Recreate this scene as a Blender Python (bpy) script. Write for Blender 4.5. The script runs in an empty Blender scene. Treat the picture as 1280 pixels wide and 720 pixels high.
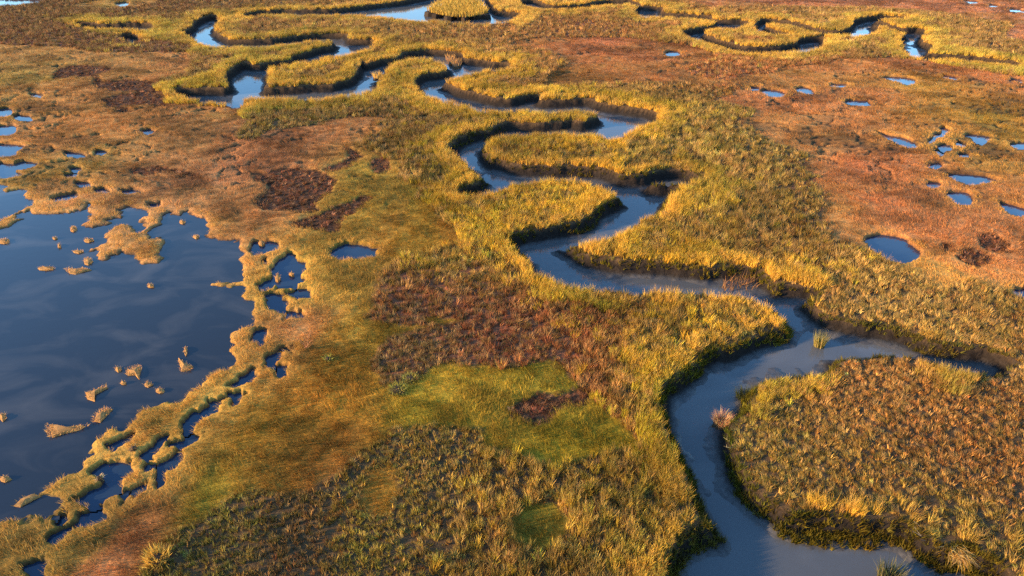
import bpy, math, random
import numpy as np
from math import radians, sin, cos, tan, pi

random.seed(7)
rng = np.random.default_rng(11)
scene = bpy.context.scene
COL = scene.collection

# ------------------------------------------------------------------ camera
CAM_H = 20.0
PITCH = radians(31.9)            # below the horizon
FPX = 853.0                      # focal length in photo pixels (1280 wide)
cam_data = bpy.data.cameras.new("camera")
cam_data.sensor_width = 36.0
cam_data.lens = FPX / 1280.0 * 36.0
cam_data.clip_start = 0.5
cam_data.clip_end = 20000.0
cam = bpy.data.objects.new("camera", cam_data)
cam.location = (0, 0, CAM_H)
cam.rotation_euler = (pi / 2 - PITCH, 0, 0)
COL.objects.link(cam)
scene.camera = cam

# ------------------------------------------------------------------ sky, sun, exposure
SUN_EL = radians(13.0)
SUN_AZ = radians(254.0)          # clockwise from +Y: behind the camera, to the left
world = bpy.data.worlds.new("World")
scene.world = world
world.use_nodes = True
wn = world.node_tree
for n in list(wn.nodes):
    wn.nodes.remove(n)
w_out = wn.nodes.new("ShaderNodeOutputWorld")
w_bg = wn.nodes.new("ShaderNodeBackground")
w_sky = wn.nodes.new("ShaderNodeTexSky")
w_sky.sky_type = 'NISHITA'
w_sky.sun_disc = False
w_sky.sun_elevation = SUN_EL
w_sky.sun_rotation = SUN_AZ
w_sky.altitude = 20
w_sky.air_density = 1.2
w_sky.dust_density = 0.1
w_sky.ozone_density = 5.0
w_bg.inputs["Strength"].default_value = 0.15
wn.links.new(w_sky.outputs["Color"], w_bg.inputs["Color"])
wn.links.new(w_bg.outputs["Background"], w_out.inputs["Surface"])

sun_data = bpy.data.lights.new("sun", 'SUN')
sun_data.energy = 3.6
sun_data.angle = radians(0.5)
sun_data.color = (1.0, 0.72, 0.40)
sun = bpy.data.objects.new("sun", sun_data)
to_sun = np.array([sin(SUN_AZ) * cos(SUN_EL), cos(SUN_AZ) * cos(SUN_EL), sin(SUN_EL)])
from mathutils import Vector
sun.rotation_euler = Vector(to_sun).to_track_quat('Z', 'Y').to_euler()
sun.location = Vector(to_sun) * 60
COL.objects.link(sun)

scene.view_settings.view_transform = 'Standard'
scene.view_settings.look = 'None'
scene.view_settings.gamma = 1.0
scene.view_settings.use_curve_mapping = False
scene.view_settings.exposure = 2.2
scene.render.engine = 'CYCLES'
scene.cycles.max_bounces = 5
scene.cycles.diffuse_bounces = 3
scene.cycles.glossy_bounces = 2
scene.cycles.transparent_max_bounces = 4
scene.cycles.use_denoising = False

# ------------------------------------------------------------------ surveying: photo pixel -> place on the marsh
SP, CP = sin(PITCH), cos(PITCH)
def ground(px, py, z=0.0):
    a = (px - 640.0) / FPX
    b = (360.0 - py) / FPX
    dy = CP + b * SP
    dz = -SP + b * CP
    t = (z - CAM_H) / dz
    return np.stack([a * t, dy * t], -1)

def gpt(px, py, z=0.0):
    g = ground(np.float64(px), np.float64(py), z)
    return float(g[0]), float(g[1])

def poly(pts, zfar=0.0, znear=0.0, sub=3):
    """Outline of a water body on the marsh; where plants of the near shore stand
    in front of the water, the shoreline is measured at their height."""
    p = np.array(pts, float)
    g0 = ground(p[:, 0], p[:, 1], 0.5 * (zfar + znear))
    if zfar != znear:
        area = 0.5 * np.sum(g0[:, 0] * np.roll(g0[:, 1], -1) - np.roll(g0[:, 0], -1) * g0[:, 1])
        t = np.roll(g0, -1, 0) - np.roll(g0, 1, 0)
        n = np.stack([t[:, 1], -t[:, 0]], -1) * (1 if area > 0 else -1)
        n /= np.linalg.norm(n, axis=1)[:, None] + 1e-9
        v = -g0 / (np.linalg.norm(g0, axis=1)[:, None] + 1e-9)
        d = np.sum(n * v, 1)
        w = np.clip((d + 0.25) / 0.9, 0, 1)
        w = w * w * (3 - 2 * w)
        z = zfar + (znear - zfar) * w
        g0 = ground(p[:, 0], p[:, 1], z)
    out = []
    m = len(g0)
    for i in range(m):
        p0, p1, p2, p3 = g0[i - 1], g0[i], g0[(i + 1) % m], g0[(i + 2) % m]
        L = np.linalg.norm(p2 - p1)
        k = max(1, min(sub, int(L / 0.5)))
        # tension-limited tangents keep narrow tips from overshooting
        m1 = (p2 - p0) * 0.5
        m2 = (p3 - p1) * 0.5
        l1, l2 = np.linalg.norm(m1) + 1e-9, np.linalg.norm(m2) + 1e-9
        m1 *= min(1.0, L / l1)
        m2 *= min(1.0, L / l2)
        for j in range(k):
            t = j / k
            h = (2*t**3 - 3*t**2 + 1) * p1 + (t**3 - 2*t**2 + t) * m1 + (-2*t**3 + 3*t**2) * p2 + (t**3 - t**2) * m2
            out.append(h)
    return np.array(out)

# ------------------------------------------------------------------ noise
def _hash(ix, iy, s):
    h = (ix.astype(np.int64) * 374761393 + iy.astype(np.int64) * 668265263 + s * 974711) & 0x7fffffff
    h = (h ^ (h >> 13)) * 1274126177 & 0x7fffffff
    return ((h ^ (h >> 16)) & 0xffff) / 65535.0

def vnoise(x, y, s=0):
    ix, iy = np.floor(x), np.floor(y)
    fx, fy = x - ix, y - iy
    fx = fx * fx * (3 - 2 * fx); fy = fy * fy * (3 - 2 * fy)
    a = _hash(ix, iy, s); b = _hash(ix + 1, iy, s); c = _hash(ix, iy + 1, s); d = _hash(ix + 1, iy + 1, s)
    return (a + (b - a) * fx) * (1 - fy) + (c + (d - c) * fx) * fy

def fbm(x, y, s=0, octs=4):
    r = 0; amp = 0.5; tot = 0
    for o in range(octs):
        r = r + amp * vnoise(x * 2**o + 17.3 * o, y * 2**o - 9.1 * o, s + o)
        tot += amp; amp *= 0.5
    return r / tot

def sstep(a, b, x):
    t = np.clip((x - a) / (b - a), 0, 1)
    return t * t * (3 - 2 * t)

def srgb(c):
    c = np.asarray(c, float) / 255.0
    return np.where(c <= 0.04045, c / 12.92, ((c + 0.055) / 1.055) ** 2.4)

# ------------------------------------------------------------------ traced outlines
CREEK = [(838,800),(842,740),(848,720),(848,690),(860,675),(877,665),(902,660),(903,650),(895,638),(883,618),(877,602),(865,575),(853,548),(845,530),(838,514),(835,492),(840,478),(853,472),(865,463),(877,453),(887,440),(895,433),(910,433),(924,427),(937,421),(950,415),(967,410),(984,407),(990,395),(984,387),(975,380),(950,367),(942,363),(897,361),(884,358),(867,355),(850,353),(833,352),(817,352),(800,355),(769,351),(747,352),(730,350),(705,344),(685,337),(672,333),(665,322),(662,312),(655,305),(645,298),(644,293),(660,288),(680,285),(700,280),(717,278),(734,272),(744,267),(745,260),(758,253),(770,248),(778,243),(768,235),(757,228),(747,225),(727,220),(707,217),(689,217),(669,220),(647,222),(630,227),(615,232),(607,235),(590,237),(570,237),(580,232),(597,227),(607,218),(598,212),(590,203),(585,198),(578,195),(570,188),(565,182),(570,175),(575,170),(588,165),(600,162),(613,163),(618,157),(627,153),(635,151),(660,152),(680,152),(699,150),(714,149),(727,151),(740,148),(749,144),(747,138),(740,135),(720,134),(694,135),(667,134),(635,133),(607,134),(584,128),(559,122),(542,117),(527,110),(522,103),(520,98),(527,92),(542,90),(559,88),(560,82),(555,75),(547,71),(534,69),(514,69),(500,72),(490,75),(482,82),(480,90),(472,93),(470,102),(468,107),(455,110),(433,114),(413,117),(400,118),(367,118),(339,117.5),(304,118),(301,127),(290,127),(280,123.5),(263,122),(238,118),(220,112),(215,108.5),(233,109),(258,108.5),(285,107),(285,100),(282,95),(284,90),(294,82),(304,77),(314,79),(324,79),(332,77),(345,75),(364,72.5),(367,68.5),(389,62),(405,57),(414,57),(418,52),(417,48),(410,47),(388,48),(363,51),(330,55),(297,56),(271,54),(256,53),(246,48),(238,43),(226,37),(235,35),(241,32),(246,25),(263,17),(270,18),(271,25),(266,30),
 (268,38),(276,43.5),(287,47.7),(313,47.7),(338,46.8),(363,44),(388,41),(410,40),(431,41),(434,47.5),(446,47.7),(466,48.5),(459,55),(443,62),(427,66),(405,68),(392,72),(367,75),(350,77.5),(334,82),(332,90),(334,98),(329,107.7),(342,107.7),(367,106),(392,104),(414,103.5),(426,100),(436,98.7),(448,87),(452,76),(458,78.5),(476,73.5),(496,71),(508,63),(535,60.5),(560,62),(576,64),(580,71),(601,73),(618,76),(632,76),(634,80),(615,83),(599,85),(584,89),(567,94),(554,100),(561,105),(570,109),(582,112),(592,114),(610,119),(630,122),(643,121),(660,117),(675,116),(673,122),(694,123),(710,122),(735,121),(745,125),(763,129),(780,131),(793,133.5),(813,137),(824,140),(813,148),(800,153),(793,157),(778,164.5),(763,167),(750,164),(727,163),(702,160),(677,162),(660,162),(640,162),(627,163.5),(613,167.5),(608,172),(605,176),(604,188),(607,192.5),(615,197.5),(627,198.5),(640,202),(653,204),(677,205),(710,206),(742,207),(757,210),(767,213.5),(773,218),(794,218),(807,216),(820,212),(837,209),(850,209),(864,212),(880,217.5),(850,221),(825,220),(810,223),(809,227),(825,229),(845,228),(843,235),(836,241),(834,247),(830,253),(824,259),(814,262),(800,266),(790,276),(780,280),(770,285),(757,290),(739,293),(720,295),(702,296),(698,300),(706,306),(725,313),(737,318),(754,322),(774,325),(797,326),(825,328),(850,330),(884,331),(917,330),(937,331),(950,333),(957,342),(965,348),(972,355),(982,352),(1007,355),(1024,359),(1017,363),(1010,370),(1015,377),(1034,390),(1057,395),(1082,401),(1111,405),(1139,414),(1158,422),(1189,427),(1213,431),(1233,431),(1249,438),(1261,447),(1252,453),(1236,453),(1205,449),(1174,441),(1150,436),(1120,430),(1100,429),(1087,432),(1060,434),(1047,437),(1034,450),(1012,454),(987,456),(970,458),(954,460),(944,468),(940,477),(935,490),(927,500),(910,510),(904,527),(902,542),(909,560),(914,577),(920,590),(927,602),(940,613),(950,622),(965,632),(985,642),(1000,647),(1025,650),(1075,654),(1104,653),(1120,656),(1134,658),(1150,668),(1162,674),(1174,680),(1186,690),(1200,688),(1209,687),(1220,689),(1227,700),(1250,704),(1258,720),(1262,745),(1200,738),(1120,718),(1050,735),(970,765),(950,800)]
CREEK_B = [(305,17),(320,12.5),(338,11.7),(355,10.4),(380,10.9),(405,10.4),(427,9),(456,5.5),(481,2.5),(501,0.5),(519,-3),(535,-6),(545,-9),(575,-10),(604,-8),(611,0),(615,8.4),(623,12.5),(637,14),(652,16),(642,19),(638,23),(618,25),(593,25),(560,23.4),(533,22.6),(513,21),(493,19),(456,16),(427,16),(380,15.4),(355,14.2),(330,14.7),(310,17.6)]
CREEK_C = [(652,0),(665,-2),(678,1.7),(683,4.2),(698,5.9),(715,5),(733,3.3),(747,0.8),(757,-0.5),(784,-1),(797,1.7),(800,5.9),(819,6.4),(829,7.5),(826,12),(840,14.7),(854,15.6),(875,16.7),(890,19),(891,22),(908,23),(925,23),(935,26),(935,28),(925,30),(916,32),(900,32),(892,33),(881,36),(882,42),(895,47.7),(913,52),(930,56),(947,57),(970,56),(987,54),(998,52),(999,47),(1012,45),(1028,44),(1030,48.5),(1027,55),(1013,59),(998,60),(978,61),(953,62.7),(933,62),(913,58.5),(903,55),(891,51.5),(880,47.7),(870,46),(856,41),(855,38),(858,36),(876,33.4),(886,31.5),(896,28.5),(898,25.5),(890,22.6),(875,20.5),(854,19),(824,18.4),(800,16),(795,11.7),(799,7),(790,2.2),(774,2),(757,3),(740,4.7),(735,7.5),(720,8.4),(698,9.2),(680,8.7),(665,6.7),(653,2.5)]
CREEK_D = [(946,28.4),(951,24),(960,21.7),(973,23.4),(995,26.8),(1017,32.6),(1033,36),(1053,36.8),(1062,33.4),(1066,30),(1071,23.4),(1087,20),(1099,18),(1116,18.7),(1136,20.4),(1116,21),(1094,22),(1099,26),(1116,30),(1129,34.3),(1136,34.3),(1146,33.4),(1156,36),(1153,42),(1151,50),(1164,55),(1164,60),(1158,64.4),(1183,66),(1211,67.7),(1236,71),(1275,77),(1263,77.4),(1233,73.8),(1208,71.5),(1183,70),(1156,68.6),(1141,64.4),(1133,59.4),(1130,50),(1128,46.8),(1133,40),(1127,36.5),(1116,32.6),(1103,28.4),(1091,26),(1096,31.8),(1094,36),(1081,40),(1066,41.5),(1058,40),(1037,39.8),(1017,36),(995,30),(973,26),(962,26),(957,30),(963,34.3),(988,41),(970,39.8),(956,36.8),(946,33.4),(943,29.3)]
CREEK_E = [(93.6,26),(113,26.8),(127,28.6),(150,27.6),(184,27.6),(186,33),(167,32.6),(142,32),(117,32),(98,29)]
CREEK_F = [(152,41),(162,39.5),(171,42),(170,47),(158,47)]
CREEKS = [poly(c, 0.2, 0.52) for c in (CREEK, CREEK_B, CREEK_C, CREEK_D, CREEK_E, CREEK_F)]

POND_UP = [(-80,226),(0,230),(9,230),(8,237),(17,235),(33,235),(32,245),(44,249),(38,253),(22,258),(8,267),(-2,272),(-80,300)]
POND = [(-80,318),(0,283),(10,277),(22,273),(17,268.5),(25,264),(42,259),(45,263.5),(67,264),(92,262.6),(104,258.5),(107,252),(115,251),(113.7,260),(115,267),(107,275),(104,278.5),(115,282.7),(124,278),(139,277.7),(130,273.5),(145,270),(150,270),(149,260),(160,256),(177,256),(191,263),(184,266),(177,269),(184,278),(176,286),(169,287),(159,278.5),(150,276),(144,280),(137,287),(137,300),(124,302),(112,308.6),(124,311),(124,322),(134,323.7),(137,317),(147,316),(150,311),(160,315),(171,315),(174,322),(184,325),(195.6,324.5),(197,313.6),(204,297),(194,292.7),(185,294),(182,288.5),(189,282),(199,279),(201,270),(210,262),(222,265),(233,262.6),(250,267),(260,268.5),(262,287),(257,292),(274,296),(299,298.6),(300,307),(308,313),(302,319),(307,329),(303.5,338.5),(302,345),(288.5,347),(265,349.4),(265,352.7),(283,354.4),(303,353.5),(308,358.5),(305,367),(320,375),(323.6,381),(317,390),(314,401),(295,408),(287,420),(290,426),(282,433.5),(283.5,438.5),(293.6,443.5),(292,450),(275,458.5),(262,467),(252,475),(247,480),(233,483.6),(230,496),(217,502),(202,498.6),(193.6,503.6),(180,510),(167,518.6),(157,527),(155,532),(137,532),(127,540),(121.7,548.7),(118.7,556),(115,563.5),(107,570),(103.7,577),(97,583.5),(78.6,586),(67,593.6),(58.5,603.6),(50,611),(58.5,613.6),(70,620),(73.6,628.7),(67,635.4),(63.5,638.5),(50,646.8),(30,645),(10,650),(0,650),(-80,658)]
# (outline, name of the label)
POOLS = [
 ([(1083,297),(1088,292.5),(1101,290),(1114,291),(1125,293),(1134,297),(1143,304),(1151,313),(1151.6,319),(1140,321.4),(1128,323.7),(1117,322),(1107,318),(1100,312),(1092,305)], "large oval deep blue pool in the rust coloured meadow"),
 ([(412,311),(423,304),(439,301.6),(450.6,302.3),(462,306),(475,307.6),(469,310.4),(469,315),(449,317),(429,319),(414,316)], "single blue half moon pool beside the olive meadow left of the creek"),
 ([(1096,162),(1109,166),(1126,168.5),(1149,178.5),(1139,181.5),(1123,175),(1108,168)], "slim slanting pool on the rust meadow left of the pool cluster"),
 ([(1181,156),(1188,160),(1183,163.5),(1180,167.7),(1170,170),(1170,173.5),(1163,175),(1162,173.5),(1168,169),(1170,165),(1180,162.6),(1176,159)], "chain of three joined little pools at the top of the pool cluster"),
 ([(1173,182),(1180,177.7),(1190,178.5),(1189,183.5),(1180,185)], "small rounded pool just below the chain of little pools"),
 ([(1169,183),(1174,184.5),(1181,190.5),(1177,191)], "thin sliver of water under the small rounded pool"),
 ([(1206,167),(1216,165),(1240,168.5),(1235,172.7),(1228,177.7),(1220,174),(1218,169)], "hook shaped pool right of the chain of little pools"),
 ([(1197,174),(1208,177),(1205,180.5),(1198,177.7)], "tiny pool between the rounded pool and the hook shaped pool"),
 ([(1200,189),(1211,189),(1215,193.6),(1203,192)], "thin flat pool below the tiny pool in the cluster"),
 ([(1162,202),(1176,201),(1178,203.6),(1170,207),(1163,205)], "small dark rimmed pool left above the long flat pool"),
 ([(1184,215),(1208,215),(1233,217),(1248,222),(1233,224.5),(1213,226.5),(1196,221)], "long flat pool with a bright grass rim, widest of the cluster"),
 ([(1160,225),(1175,224.5),(1176,231),(1166,230)], "small square pool left below the long flat pool"),
 ([(1185,239),(1210,237.7),(1216,245.4),(1213,252),(1200,251)], "five sided blue pool below the long flat pool"),
 ([(1252,249.7),(1268,253),(1285,258.5),(1285,263),(1265,263)], "dark rimmed pool cut by the right edge beside the five sided pool"),
 ([(1272,358),(1285,359),(1290,372),(1276,366)], "pool corner showing at the right edge above the tufted field"),
 ([(1264,177.7),(1284,175),(1284,182.7),(1270,181.5)], "bright pool cut by the right edge beside the hook shaped pool"),
 ([(1103,94.5),(1123,93.6),(1144,97),(1139,103),(1121,98.7)], "bright slanting pool nearest below the right hand creek bend"),
 ([(1179,92),(1198,94.5),(1195,96.5),(1183,94.5)], "thin dark pool right of the bright slanting pool"),
 ([(1263,97),(1279,97),(1278,100),(1266,99)], "thin dark pool at the right edge under the creek arm"),
 ([(1060,123.4),(1085,124.4),(1087,129),(1060.6,126.5)], "bright flat pool alone on the meadow above the slanting pool"),
 ([(953,111),(965,109.8),(982,114),(974,118.7),(961,116)], "bright kite shaped pool, middle of the three far pools"),
 ([(996,108),(1008,107),(1018,112),(1014,114.6),(999,111)], "bright lens shaped pool, rightmost of the three far pools"),
 ([(938,106.5),(948,106.5),(947,109.6),(940,109.7)], "smallest pool, leftmost of the three far pools"),
 ([(1040,103.4),(1059,102.6),(1057,105),(1043,105)], "hairline pool under a bright grass rim on the far meadow"),
 ([(832,63.5),(847,62.2),(849,66),(836,67)], "lone pale pool on the rust meadow beyond the creek"),
 ([(1205,-1),(1221,-0.5),(1222,2),(1212,1.5)], "pale far pool, leftmost of the three at the top right corner"),
 ([(1238,4),(1247,4.5),(1247,6.5),(1239,6.3)], "pale far pool, middle of the three at the top right corner"),
 ([(1264,9),(1279,11),(1285,13),(1266,12)], "pale far pool, rightmost of the three at the top right corner"),
 ([(145,2.5),(160,1.3),(157,6),(149,6.4)], "pale far pool in the orange patch at the top left"),
 ([(-20,6),(20,4.5),(42,2),(60,-1),(-20,-3)], "grey strip of water in the top left corner"),
 ([(-8,136),(7,132.5),(13.4,133.4),(13,138),(8,141.5),(-8,142)], "forked pool at the left edge, upper pool of the left cluster"),
 ([(16.7,141.7),(35,142.5),(37,147),(22,147)], "small pool right below the forked pool at the left edge"),
 ([(-8,156),(15,154),(18,160),(10,165),(-8,165)], "rounded pool at the left edge below the forked pool"),
 ([(-8,179),(17,177.7),(29,180),(18,186),(17,190),(-8,193)], "pool with a pointed right end at the left edge"),
 ([(-8,202),(17,202),(28,198.6),(45,201),(40,204.5),(25,207),(18,211),(28,214.5),(10,218),(-8,219)], "ragged two armed pool at the left edge above the big pond"),
 ([(80,187.7),(100,188.6),(105,192),(87,192)], "left pool of the pair among grass hummocks"),
 ([(120,185),(134,187.7),(127,190),(119,189.4)], "right pool of the pair among grass hummocks"),
 ([(87,207),(100,206),(98.6,209),(88.6,209.5)], "small pool under the pair among grass hummocks"),
 ([(80,215),(95,213.6),(92,217),(82,217)], "lowest small pool among the grass hummocks"),
 ([(95,225),(107,224.5),(112,228.7),(100,229.5)], "left pool of the three along a dark bank above the big pond"),
 ([(117,233.7),(129,232.4),(135.5,236),(122,236.7)], "middle pool of the three along a dark bank above the big pond"),
 ([(150,235.4),(167,233.7),(176,235.7),(160,238)], "right pool of the three along a dark bank above the big pond"),
 ([(177,160),(186,158.5),(192,160),(184,164)], "small dark rimmed pool alone on the upper left meadow"),
 ([(37,115),(52,115),(50,119),(43,118.4)], "small dark pool highest of the left cluster"),
 ([(62,245),(93,239),(92,243.4),(67,247)], "thin slanting pool on the tongue above the big pond"),
 ([(184,252.6),(200,250),(198,253),(187,255)], "thin pool in the turf at the pond's upper right corner"),
 ([(95,633.4),(100,635),(122,636),(124,642),(114,650),(95,648.5)], "dark box shaped pool at the lower end of the broken pond edge"),
 ([(120,580),(127,577.7),(162,574),(160,583.5),(149,593.6),(145,607),(125,620),(115,628.7),(100,628.7),(95,620),(117,609.5),(127,597),(117,587)], "large long dark pool behind the golden turf bar"),
 ([(172,563.5),(183.6,553.5),(193.6,545),(210,541),(200,548.5),(196,558.5),(190,567),(170,570)], "slanting dark pool under the green turf bar"),
 ([(133,552),(148.5,546),(163.5,540),(165,545),(150,550),(140,555)], "narrow dark pool left of the slanting pool"),
 ([(238,514),(250,505),(267,496),(277,493.5),(277,498),(267,507),(255,515),(240,523),(233,532),(231,537),(226,536),(228,528),(232,522)], "long narrow dark pool behind the green turf bar"),
 ([(234,541),(253,539),(240,547),(228,552),(216,551),(207,554),(210,549),(224,546)], "thin bent dark pool below the long narrow one"),
 ([(194,577),(200,573.5),(224,561),(220,572),(217,577),(202,583.6),(199,597),(195,608.7),(192.8,603.6),(195,585)], "hatchet shaped dark pool among turf ridges"),
 ([(175,585),(177,577),(192,576),(187,582)], "small dark pool left of the hatchet shaped pool"),
 ([(160,613.7),(170,603.6),(182,598.6),(175,608.7),(165,615)], "narrow dark pool below the hatchet shaped pool"),
 ([(148.5,615),(157,611),(158.5,617),(150,622)], "small round dark pool at the end of the narrow one"),
 ([(290,477),(303.6,463.6),(318.7,456),(320,462),(310,470),(297,475)], "slanting dark pool between two turf ridges at mid edge"),
 ([(287,488.6),(298.6,486),(303.6,490),(293.6,498.7),(287,495)], "round dark pool under the slanting pool at mid edge"),
 ([(327,449),(337,440),(349,437),(349,440),(342,448.5),(342,454),(332,452.7)], "crooked dark pool up the slope from the slanting pool"),
 ([(347,454),(357,453.6),(355,463.6),(350,467)], "small dark pool right of the crooked pool"),
 ([(352,432.6),(369,432.6),(362,435.4)], "dark slit of water above the crooked pool"),
 ([(318.7,410),(330,409),(328.7,418.4),(323.7,425),(317,422)], "dark pool in the notch at the pond's right edge"),
 ([(347,323.4),(360,313.4),(365,315),(370,322),(384,326),(379,333.5),(372,342),(379,345),(370,349.4),(368,355),(347,355),(344,350),(329,357),(324,352),(338.6,345),(340,333.5)], "blue pool with a pointed top right of the big pond"),
 ([(332,365),(343.6,362.7),(354,368),(357,375),(354,385),(335,382),(337,373.6)], "blue bowl shaped pool below the pointed pool"),
 ([(357,387),(377,385),(375,390),(357,392)], "dark slit pool under the bowl shaped pool"),
 ([(360,362),(384,357),(385.5,367),(370,368.6)], "small blue pool right of the bowl shaped pool"),
 ([(317,299),(350,300),(344,305),(317,313.4),(315,306)], "shallow weedy pool at the top of the pond's right edge"),
 ([(323.6,323.4),(332,320),(332,325.5)], "tiny pool in the turf between the big pond and the pointed pool"),
 ([(25,704),(47,696),(50,709),(48,720),(38,716)], "dark pool in the bottom left corner"),
 ([(62,673.6),(65,665),(82,657.7),(75,663),(67,672)], "dark slit pool below the box shaped pool"),
 ([(68,643.5),(78.6,637.6),(80,643.5),(72,647)], "small dark pool left of the box shaped pool"),
]
POOL_POLYS = [poly(p, 0.04, 0.22) for p, _ in POOLS]
POND_POLYS = [poly(p, 0.04, 0.24) for p in (POND_UP, POND)]

HAY_L = [(-400,55),(0,55),(15,57),(75,58),(100,62),(125,65),(180,66),(232,66),(236,75),(235,90),(205,96),(195,108),(205,116),(203,127),(205,131),(237,131),(273,133),(300,138),(297,144),(304,155),(294,169),(314,175),(350,162),(414,157),(400,155),(433,147),(487,149),(472,154),(475,165),(450,175),(440,182),(465,190),(480,197),(510,202),(492,212),(505,227),(530,235),(522,245),(537,262),(560,287),(572,302),(510,322),(480,340),(472,350),(477,360),(467,382),(460,397),(495,406),(530,405),(530,396),(580,400),(505,417),(482,427),(470,445),(482,480),(520,475),(537,465),(565,458),(615,460),(659,454),(709,459),(721,473),(737,502),(765,518),(771,521),(799,549),(799,560),(740,565),(709,574),(665,571),(634,563),(615,552),(602,537),(565,535),(509,535),(503,528),(478,545),(441,562),(413,596),(385,613),(343,613),(320,607),(292,615),(264,632),(219,666),(188,686),(180,720),(176,790),(-400,790)]
HAY_R = [(1700,140),(1280,97),(1233,90),(1183,80.5),(1138,74),(1108,71.5),(1066,73),(1040,74),(1037,80),(1003,81),(975,85),(967,91),(946,93),(922,97),(922,105),(917,117),(896,126),(935,134),(946,139),(926,152),(939,162),(972,179),(1010,192),(1010,212),(1023,222),(1020,235),(1033,243),(1026,274),(1039,296),(1066,311),(1105,320),(1131,337),(1160,350),(1173,361),(1184,353),(1210,351),(1241,361),(1290,372),(1700,460)]
HAY_1 = [(640,55),(657,49),(707,47),(757,47),(799,49),(832,54),(854,55),(886,65),(890,75),(870,80),(857,91),(898,99),(920,105),(910,107.5),(865,105),(800,104),(740,106),(682,107),(682,103),(695,87),(713,79),(682,64),(640,58)]
HAY_2 = [(458,587),(472,583),(489,604),(478,641),(421,638),(441,618)]
HAY_3 = [(657,640),(690,632),(712,645),(708,668),(680,676),(655,668)]
HAY_4 = [(1150,14),(1233,25),(1265,30),(1255,47),(1300,52),(1700,60),(1700,-20),(860,-20),(870,6),(960,8),(1066,9)]
HAY_5 = [(98,9),(105,3),(165,-4),(200,2),(150,11)]
HAYS = [poly(h) for h in (HAY_L, HAY_R, HAY_1, HAY_2, HAY_3, HAY_4, HAY_5)]
BARE = [poly(b) for b in (
 [(315,220),(357,209),(400,212),(420,230),(397,252),(390,265),(330,262),(320,260),(332,230)],
 [(400,267),(455,245),(465,247),(440,267),(420,287),(380,285),(367,277)],
 [(430,182),(455,195),(420,215),(402,211),(435,197)],
 [(465,198),(485,197),(482,217),(467,216)],
 [(640,509),(665,491),(709,488),(740,474),(749,487),(734,501),(699,516),(690,529),(665,529),(643,518)],
 [(1200,320),(1215,311),(1246,326),(1220,335)],
 [(1226,296),(1248,291),(1263,302),(1261,315),(1237,311)],
 [(1178,303),(1192,306),(1192,313),(1180,312)],
 [(65,98),(72,86),(95,81),(140,84),(120,92),(90,95)],
 [(115,105),(120,90),(130,100),(160,98),(200,102),(200,115),(185,115),(130,112)],
 [(130,122),(175,115),(205,120),(212,132),(185,131),(135,134)],
 [(166,210),(200,207),(255,218),(215,218),(175,215)],
 [(150,133),(160,132),(161,140),(150,140)])]
RED = [poly(b) for b in (
 [(470,345),(520,335),(600,330),(660,380),(720,420),(745,455),(720,470),(660,453),(600,460),(520,472),(480,478),(466,440),(480,425),(466,395)],
 [(858,92),(880,80),(940,88),(965,92),(920,103)],
 [(980,195),(1012,205),(1028,240),(1020,290),(1000,260),(985,230)],
 [(-100,20),(0,17),(60,22),(120,40),(240,55),(232,66),(125,65),(60,58),(-100,55)],
 [(100,11),(160,12),(250,6),(245,-6),(200,-3),(150,9)],
 [(560,28),(640,30),(640,40),(570,42)],
 [(680,20),(760,28),(830,30),(760,40),(690,48),(650,42)])]

# ------------------------------------------------------------------ the marsh grid (a fan of rows, finest near by)
Y_NEAR = np.exp(np.linspace(math.log(8.0), math.log(160.0), 760))
Y_ROWS = np.concatenate([[-400, -60, -20, -5, 1, 4, 6.2], Y_NEAR, [163, 170, 185, 215, 270, 400, 800, 2000, 6000]])
U_IN = np.linspace(-1, 1, 860)
U_EX = np.array([1.03, 1.1, 1.25, 1.6, 2.5, 6, 30])
U_COLS = np.concatenate([-U_EX[::-1], U_IN, U_EX])
def hw(y):
    return 0.66 * np.maximum(y, 8.0) + 11.0
NY, NX = len(Y_ROWS), len(U_COLS)
GX = U_COLS[None, :] * hw(Y_ROWS)[:, None]
GY = np.repeat(Y_ROWS[:, None], NX, 1)

def inside_grid(p):
    res = np.zeros((NY, NX), bool)
    x1, y1 = p[:, 0], p[:, 1]
    x2, y2 = np.roll(x1, -1), np.roll(y1, -1)
    r0, r1 = np.searchsorted(Y_ROWS, y1.min()), np.searchsorted(Y_ROWS, y1.max())
    for r in range(max(0, r0 - 1), min(NY, r1 + 1)):
        y = Y_ROWS[r]
        c = (y1 <= y) != (y2 <= y)
        if not c.any():
            continue
        xs = np.sort(x1[c] + (y - y1[c]) * (x2[c] - x1[c]) / (y2[c] - y1[c]))
        res[r] = (np.searchsorted(xs, GX[r]) % 2) == 1
    return res

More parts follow.
